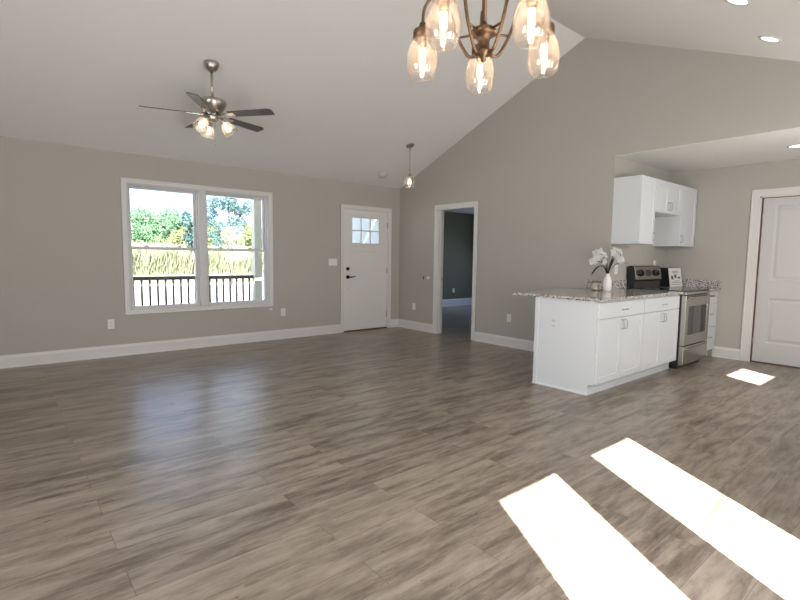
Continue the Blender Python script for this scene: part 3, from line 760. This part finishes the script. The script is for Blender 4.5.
cp(o1, (3.651, 2.12, .411), 0, 'white outlet on the dark far wall inside the bedroom')
sw = thing('light_switch', 'wide white three gang light switch beside the entry door', 'switch', (-1.405, 0, 1.172))
obj('cover_plate', bx(-.082, .082, -.006, 0, -.058, .058, .003), PLATE, sw)
for k in (-1, 0, 1): obj('rocker', bx(k*.046-.016, k*.046+.016, -.010, -.0055, -.033, .033, .002), PLATE, sw)
Ry = Matrix.Rotation(-PI/2, 4, 'Y')
bm = B(); lathe(bm, [(0, 0), (.030, 0), (.030, .006), (.022, .012), (.016, .009), (0, .009)], 20, Ry)
tag(obj('wall_bumper', bm, PLATE, loc=(0, -.775, .921)), 'round white doorknob bumper on wall beside bedroom doorway', 'door bumper')
bm = B(); box(bm, -.012, 0, -.011, .011, -.026, .026, .004); 
tag(obj('wall_bracket', bm, BLACKE, loc=(0, -.668, .918)), 'small dark bracket on wall next to the white bumper', 'bracket')
bm = B(); box(bm, -.028, .028, -.010, 0, -.013, .013, .004); box(bm, -.010, .010, -.014, -.010, -.006, .006, .002)
tag(obj('cable_plate', bm, PLATE, loc=(-2.49, 0, .462)), 'tiny white fitting on wall just under the window corner', 'wall fitting')
# smoke detector, pendant canopy etc. follow the slope
SL = Matrix.Rotation(-math.atan(K), 4, 'X')     # front slope falls toward +y
SR = Matrix.Rotation(math.atan(K), 4, 'X')
def zc(y): return H - K*y if y > YR else HR + K*(y-YR)
sm = thing('smoke_detector', 'round white smoke detector on the sloped ceiling near the corner', 'smoke detector', (-.634, -.314, zc(-.314)))
sm.rotation_euler = SL.to_euler()
bm = B(); lathe(bm, [(0, 0), (.068, 0), (.068, -.012), (.058, -.016), (.054, -.032), (.03, -.038), (0, -.038)], 28); obj('detector_body', bm, pmat('aged_cream_plastic', (.66, .62, .50), .5, var=.03), sm)
bm = B(); lathe(bm, [(.02, -.0385), (.02, -.040), (.012, -.040), (.012, -.0385)], 16); obj('test_button', bm, PLATE, sm)

# recessed lights
def downlight(x, y, z, rot, label):
    t = thing('recessed_light', label, 'ceiling light', (x, y, z)); t.rotation_euler = rot.to_euler(); t['group'] = 'recessed ceiling lights'
    bm = B(); lathe(bm, [(.062, 0), (.085, 0), (.083, -.006), (.064, -.004)], 32); obj('trim_ring', bm, TRIM, t)
    bm = B(); lathe(bm, [(0, -.003), (.063, -.003), (.063, 0), (0, 0)], 32); obj('lens', bm, CANL, t)
    d = bpy.data.lights.new('downlight_glow', 'SPOT'); d.energy = 6; d.spot_size = 2.2; d.spot_blend = .8; d.shadow_soft_size = .06; d.color = (1, .95, .88)
    l = bpy.data.objects.new('downlight_glow', d); COL.objects.link(l); l.parent = t; l.location = (0, 0, -.02)
    return t
I4 = Matrix.Identity(4)
downlight(-.653, -5.506, zc(-5.506)-.0005, SR, 'lit recessed light on the sloped ceiling nearer the gable wall')
downlight(-1.548, -5.526, zc(-5.526)-.0005, SR, 'lit recessed light on the sloped ceiling cut by the picture top')
downlight(.862, -5.434, HK-.0005, I4, 'lit recessed light in the flat kitchen ceiling')

def point(name, loc, e_, col, parent, r=.02):
    d = bpy.data.lights.new(name, 'POINT'); d.energy = e_; d.color = col; d.shadow_soft_size = r
    l = bpy.data.objects.new(name, d); COL.objects.link(l); l.location = loc; l.parent = parent; return l

# ------------------------------------------------------------------ ceiling fan
def fan(x, y, ztop, rot, drop, label, phi, lit=True):
    z0 = ztop
    t = thing('ceiling_fan', label, 'ceiling fan', (x, y, z0))
    bm = B(); lathe(bm, [(0, .0), (.070, .0), (.073, -.012), (.071, -.035), (.058, -.062), (.040, -.082), (.024, -.090), (0, -.090)], 32)
    obj('canopy', bm, NICKEL, t)
    bm = B(); tube(bm, [(0, 0, -.05), (0, 0, -drop)], .0135, 14); lathe(bm, [(.013, .03), (.024, .025), (.024, -.005), (0, -.005)], 18, Matrix.Translation((0, 0, -drop)))
    obj('downrod', bm, NICKEL, t)
    zm = -drop
    bm = B(); lathe(bm, [(0, .004), (.05, .004), (.10, 0), (.128, -.008), (.136, -.02), (.134, -.04), (.120, -.075), (.098, -.110), (.085, -.125), (.05, -.13), (0, -.13)], 40, Matrix.Translation((0, 0, zm)))
    obj('motor_housing', bm, NICKEL, t)
    zb = zm - .150
    for k in range(5):
        a = math.radians(phi + 72*k); Mr = Matrix.Translation((0, 0, zb)) @ Matrix.Rotation(a, 4, 'Z')
        Mt = Mr @ Matrix.Translation((0, 0, 0)) @ Matrix.Rotation(math.radians(-12), 4, 'X')
        pts = [(.185, -.050), (.62, -.062), (.66, -.038), (.655, .058), (.19, .050)]
        bm = B(); 
        lo = [Mt @ Vector((p[0], p[1], -.003)) for p in pts]; vec = (Mt.to_3x3() @ Vector((0, 0, .006)))
        prism(bm, lo, vec); b_ = obj('blade', bm, BLADE, t)
        bm = B(); 
        prism(bm, [Mt @ Vector(p) for p in ((.09, -.018, -.009), (.17, -.028, -.009), (.24, -.036, -.009), (.25, 0, -.009), (.24, .036, -.009), (.17, .028, -.009), (.09, .018, -.009))], Mt.to_3x3() @ Vector((0, 0, .005)))
        tube(bm, [Mr @ Vector((.05, 0, .012)), Mr @ Vector((.10, 0, -.004)), Mr @ Vector((.12, 0, -.006))], .014, 8)
        obj('blade_iron', bm, NICKEL, b_)
    bm = B(); lathe(bm, [(0, 0), (.06, 0), (.062, -.02), (.05, -.05), (.035, -.065), (0, -.068)], 28, Matrix.Translation((0, 0, zb-.005)))
    lk = obj('light_kit', bm, NICKEL, t)
    if lit:
        for k in range(3):
            a = math.radians(-30 + 120*k)
            Ma = Matrix.Translation((0, 0, zb-.045)) @ Matrix.Rotation(a, 4, 'Z')
            bm = B(); tube(bm, smooth_pts([Ma @ Vector((.03, 0, 0)), Ma @ Vector((.07, 0, -.002)), Ma @ Vector((.095, 0, -.018))], 4), .011, 8)
            Ms = Ma @ Matrix.Translation((.095, 0, -.015)) @ Matrix.Rotation(math.radians(-38), 4, 'Y') @ Matrix.Diagonal((1.12, 1.12, 1.08, 1))
            lathe(bm, [(0, .012), (.022, .012), (.026, 0), (.026, -.025), (0, -.025)], 18, Ms)
            ar = obj('light_arm', bm, NICKEL, lk)
            bm = B(); lathe(bm, [(.027, -.018), (.036, -.030), (.050, -.055), (.058, -.090), (.062, -.120), (.067, -.130), (.064, -.130), (.059, -.119), (.055, -.090), (.047, -.056), (.033, -.032)], 28, Ms)
            obj('glass_shade', bm, FROST, ar)
            bm = B(); lathe(bm, [(0, -.026), (.012, -.026), (.013, -.045), (.026, -.070), (.028, -.088), (.018, -.106), (0, -.112)], 18, Ms)
            obj('bulb', bm, WBULB, ar)
            point('bulb_glow', Ms @ Vector((0, 0, -.085)), 1.6, (1, .85, .65), t, .012)
    bm = B()
    tube(bm, [(.03, .01, zb-.06), (.032, .01, zb-.28)], .0012, 6)
    lathe(bm, [(0, 0), (.006, -.004), (.005, -.022), (0, -.026)], 10, Matrix.Translation((.032, .01, zb-.28)))
    tube(bm, [(-.015, -.02, zb-.06), (-.015, -.02, zb-.20)], .0012, 6)
    lathe(bm, [(0, 0), (.006, -.004), (.005, -.022), (0, -.026)], 10, Matrix.Translation((-.015, -.02, zb-.20)))
    obj('pull_chain', bm, NICKEL, lk)
    return t
fan(-3.868, -1.665, zc(-1.665)-.004, SL, .362, 'brushed nickel ceiling fan with five dark blades and lit glass shades', 20)

# ------------------------------------------------------------------ pendant near the entry
px_, py_ = -.735, -1.105
pn = thing('pendant_light', 'single clear glass pendant on a thin rod near the entry door', 'pendant light', (px_, py_, zc(py_)))
bm = B(); lathe(bm, [(0, 0), (.062, 0), (.062, -.014), (.05, -.022), (0, -.024)], 28, SL); obj('canopy', bm, NICKEL, pn)
dz = zc(py_)
bm = B(); tube(bm, [(0, 0, -.02), (0, 0, 2.575-dz)], .0045, 8); lathe(bm, [(0, .02), (.008, .015), (.009, -.03), (0, -.03)], 12, Matrix.Translation((0, 0, 2.60-dz))); obj('rod', bm, NICKEL, pn)
zt = 2.50-dz
bm = B(); tube(bm, [(0, 0, 2.575-dz), (0, 0, zt)], .003, 6); lathe(bm, [(0, .03), (.02, .028), (.028, .01), (.028, -.02), (.018, -.05), (0, -.05)], 18, Matrix.Translation((0, 0, zt))); obj('socket', bm, NICKEL, pn)
bm = B(); lathe(bm, [(.03, .0), (.050, -.012), (.074, -.05), (.084, -.10), (.078, -.155), (.055, -.195), (.053, -.193), (.075, -.155), (.081, -.10), (.071, -.05), (.048, -.015)], 30, Matrix.Translation((0, 0, zt))); obj('glass_shade', bm, SHGLASS, pn)
bm = B(); lathe(bm, [(0, -.05), (.012, -.055), (.022, -.085), (.024, -.105), (.015, -.125), (0, -.13)], 16, Matrix.Translation((0, 0, zt))); obj('bulb', bm, FIL, pn)
point('bulb_glow', (0, 0, zt-.09), 2.5, (1, .82, .62), pn, .01)

# ------------------------------------------------------------------ chandelier
hx, hy, hz = -4.1916, -5.5027, 2.085
ch = thing('chandelier', 'bronze five arm chandelier with clear glass jar shades and glowing bulbs', 'chandelier', (hx, hy, hz))
top = zc(hy) - hz
bm = B(); tube(bm, [(0, 0, .02), (0, 0, top-.02)], .009, 12); obj('stem', bm, BRONZE, ch)
bm = B(); lathe(bm, [(0, 0), (.07, 0), (.07, -.02), (.05, -.03), (0, -.032)], 28, Matrix.Translation((0, 0, top)) @ SR); obj('canopy', bm, BRONZE, ch)
bm = B(); lathe(bm, [(0, .045), (.012, .045), (.014, .03), (.043, .022), (.046, .018), (.046, .004), (.030, .0), (.022, -.02), (.022, -.05), (.034, -.056), (.034, -.066), (.012, -.074), (.008, -.09), (0, -.095)], 28)
obj('hub', bm, BRONZE, ch)
ang0 = -28.22
RC = .245
for k in range(5):
    a = math.radians(ang0 + 72*k); Mr = Matrix.Rotation(a, 4, 'Z')
    bm = B()
    ctrl = [(.014, 0, -.040), (.030, 0, -.066), (.055, 0, -.066), (.078, 0, -.035), (.105, 0, .020), (.130, 0, .095), (.165, 0, .160), (.205, 0, .178), (.238, 0, .145), (RC, 0, .10), (RC, 0, .06)]
    tube(bm, [Mr @ p for p in smooth_pts(ctrl, 5)], .0062, 8)
    tube(bm, [Mr @ Vector(p) for p in ((.04, 0, .010), (.100, 0, .010))], .0045, 8)
    ar = obj('arm', bm, BRONZE, ch)
    Ms = Mr @ Matrix.Translation((RC, 0, .045))
    bm = B(); lathe(bm, [(0, .045), (.012, .045), (.016, .022), (.034, .018), (.037, .012), (.037, -.014), (.033, -.016), (0, -.016)], 26, Ms); 
    lathe(bm, [(0, -.016), (.018, -.016), (.018, -.04), (0, -.04)], 18, Ms)
    obj('socket_cap', bm, BRONZE, ar)
    bm = B()
    outer = [(.032, -.012), (.037, -.020), (.050, -.040), (.058, -.070), (.061, -.098), (.059, -.125), (.053, -.150), (.043, -.162)]
    lathe(bm, outer + [(r-.003, z+.001) for r, z in outer[::-1]], 32, Ms); obj('glass_shade', bm, SHGLASS, ar)
    bm = B(); lathe(bm, [(0, -.036), (.012, -.038), (.014, -.048), (.024, -.070), (.025, -.090), (.017, -.115), (0, -.122)], 20, Ms); bo = obj('bulb', bm, BULBG, ar)
    bm = B()
    for q in range(6):
        b0 = 2*PI*q/6
        tube(bm, [Ms @ Vector((.009*math.cos(b0), .009*math.sin(b0), -.052)), Ms @ Vector((.010*math.cos(b0+.5), .010*math.sin(b0+.5), -.100))], .0026, 6)
    obj('filament', bm, FIL, bo)
    point('bulb_glow', Ms @ Vector((0, 0, -.074)), 1.1, (1, .76, .50), ch, .006)

# ------------------------------------------------------------------ porch railing and post
rl = thing('porch_railing', 'dark porch railing with slim balusters outside the window', 'railing', (-6.5, 1.8, -.03))
bm = B(); box(bm, 0, 4.495, -.045, .045, .875, .935, .008); obj('top_rail', bm, RAILM, rl)
bm = B(); box(bm, 0, 4.495, -.02, .02, .09, .13, .004); obj('bottom_rail', bm, RAILM, rl)
k = 0; xx = 0.05
while xx < 4.5:
    obj('baluster', bx(xx-.015, xx+.015, -.015, .015, .13, .875), RAILM, rl); xx += .1185
obj('post', bx(-.05, .0, -.045, .045, 0, .98, .005), RAILM, rl)
bm = B(); box(bm, -.07, .07, -.07, .07, 0, 2.65, .006); box(bm, -.085, .085, -.085, .085, 0, .14, .006); box(bm, -.085, .085, -.085, .085, 2.5, 2.65, .006)
tag(obj('porch_post', bm, PORCHW, loc=(-1.915, 1.8, -.03)), 'square weathered tan porch post at the railing end', 'post')

# ------------------------------------------------------------------ outside: ground, road, brush, trees
struct('ground', bx(-140, 140, 2.1, 200, -.7, -.55), GRASS)
tag(obj('driveway', bx(-60, 60, 5.0, 26, -.549, -.535), ROADM), 'pale sunlit gravel driveway beyond the porch railing', 'driveway')['kind'] = 'structure'
def leaf_cloud(bm, c, r, n, s, rnd, flat=1.0, shell=.55):
    for _ in range(n):
        d = Vector((rnd.gauss(0, 1), rnd.gauss(0, 1), rnd.gauss(0, 1))).normalized()
        p = Vector(c) + Vector((d.x*r[0], d.y*r[1], d.z*r[2]))*(shell + (1-shell)*rnd.random())
        q = Euler((rnd.uniform(0, 6), rnd.uniform(0, 6), rnd.uniform(0, 6))).to_matrix()
        z = s*rnd.uniform(.6, 1.3)
        vs = [bm.verts.new(p + q @ Vector(v_)) for v_ in ((-z, 0, 0), (0, -z*.6, 0), (z, 0, z*.2), (0, z*.6, 0))]
        bm.faces.new(vs)
def tree(x, y, hgt, blobs, m, label, cat='tree', n=900, s=.35, trunk=.25, group=None, seed=1, z0=-.56):
    rnd = random.Random(seed); t = thing('tree' if cat == 'tree' else 'bush', label, cat, (x, y, z0), group=group)
    bm = B(); 
    for (bx_, by_, bz_, r1, r2) in blobs:
        leaf_cloud(bm, (bx_, by_, bz_), (r1, r1, r2), n, s, rnd)
    obj('foliage', bm, m, t)
    bm = B(); tube(bm, [(0, 0, 0), (.05, 0, hgt*.4), (-.1, 0, hgt*.8)], [trunk, trunk*.7, trunk*.3], 8)
    for (bx_, by_, bz_, r1, r2) in blobs[:6]:
        tube(bm, [(0, 0, hgt*.35), (bx_*.5, by_*.5, (hgt*.35+bz_)/2+.2), (bx_, by_, bz_)], [trunk*.45, trunk*.3, trunk*.1], 6)
    obj('trunk', bm, BARK, t)
    return t
def ray_xy(u, Y):
    """ground x where picture column u meets the plane y = Y (horizon height)"""
    d = F + RR*((u-400)/483.165); t_ = (Y+6.749)/d.y
    return -5.626 + d.x*t_
def blobs_for(R_, h_, rnd, n=9):
    out = [(0, 0, h_-R_, R_*.75, R_*.9)]
    for k in range(n):
        a = 2*PI*k/n + rnd.uniform(-.3, .3); out.append((math.cos(a)*R_*.65, math.sin(a)*R_*.65, h_-R_*rnd.uniform(.85, 1.45), R_*.5, R_*.5))
    return out
rn = random.Random(11)
for u, Y, h_, R_, lab in ((118, 104, 11.6, 4.9, 'round green tree at the window edge beyond the field'), (146, 80, 9.8, 4.3, 'round pale green tree with the broad low crown beyond the field'),
                          (172, 91, 10.9, 4.2, 'round green tree in the middle of the sash beyond the field'), (190, 102, 10.2, 4.6, 'green tree sloping down toward the window mullion'),
                          (212, 80, 8.2, 4.0, 'green tree in the distance seen beside the mullion'), (240, 92, 9.0, 4.4, 'green tree in the distance seen near the porch post')):
    tree(ray_xy(u, Y), Y, h_, blobs_for(R_, h_, rn), LEAF1, lab, n=2600, s=.24, trunk=.3, group='trees beyond the field', seed=int(u))
for i, (u, Y, h_, R_) in enumerate(((180, 66, 5.5, 2.1), (192, 59, 6.0, 2.1), (206, 65, 7.0, 2.3), (219, 56, 6.3, 2.1), (232, 63, 6.7, 2.3), (246, 57, 6.5, 2.1), (160, 60, 4.2, 2.1), (140, 65, 4.0, 2.3), (124, 59, 3.7, 2.1), (262, 64, 6.8, 2.3))):
    labs = ['yellow green bush in the gap left of the mullion, lower one', 'tall yellow green bush just beside the window mullion', 'yellow green bush hidden partly by the window mullion',
            'yellow green bush in the first third of the second sash', 'yellow green bush in the middle of the second sash', 'yellow green bush next to the porch post', 'low yellow bush under the middle green tree',
            'low yellow bush under the broad pale tree', 'low yellow bush at the outer edge of the first sash', 'yellow green bush behind the porch post']
    tree(ray_xy(u, Y), Y, h_, blobs_for(R_, h_, rn, 7), LEAF2, labs[i], 'bush', n=1200, s=.15, trunk=.1, group='yellow bushes across the field', seed=50+i)
# tall dry grass band in front of the bushes
bm = B(); rnd = random.Random(5)
for _ in range(60000):
    u = rnd.uniform(95, 290); Y = rnd.uniform(40, 51); x = ray_xy(u, Y); h_ = rnd.uniform(1.0, 3.0); a = rnd.uniform(0, PI); wv = .022
    lx, ly = rnd.uniform(-.4, .4), rnd.uniform(-.4, .4)
    dx, dy = math.cos(a)*wv, math.sin(a)*wv
    v0 = bm.verts.new((x-dx, Y-dy, -.55)); v1 = bm.verts.new((x+dx, Y+dy, -.55)); v2 = bm.verts.new((x+lx+dx*1.6, Y+ly+dy*1.6, -.55+h_*.7)); v3 = bm.verts.new((x+lx*1.5, Y+ly*1.5, -.55+h_)); 
    bm.faces.new((v0, v1, v2, v3))
tag(obj('tall_grass', bm, STRAW), 'tall dry straw coloured grass along the far side of the field', 'grass', kind='stuff')
# nearer loose blue-green tree seen through the second sash
X, Y = ray_xy(232, 22), 22
rnd = random.Random(21)
bl = [(rnd.uniform(-1.5, 1.2), rnd.uniform(-.6, .6), rnd.uniform(2.5, 5.2), .40, .34) for _ in range(17)]
tree(X, Y, 5.6, bl, LEAF3, 'loose blue green tree seen through the second sash', n=160, s=.07, trunk=.07, seed=22)
X, Y = ray_xy(193, 40), 40
bl = [(rnd.uniform(-.5, .5), rnd.uniform(-.4, .4), rnd.uniform(2.0, 5.8), .5, .5) for _ in range(9)]
tree(X, Y, 5.8, bl, LEAF3, 'slim dark blue green tree right beside the window mullion', n=120, s=.14, trunk=.08, seed=23)
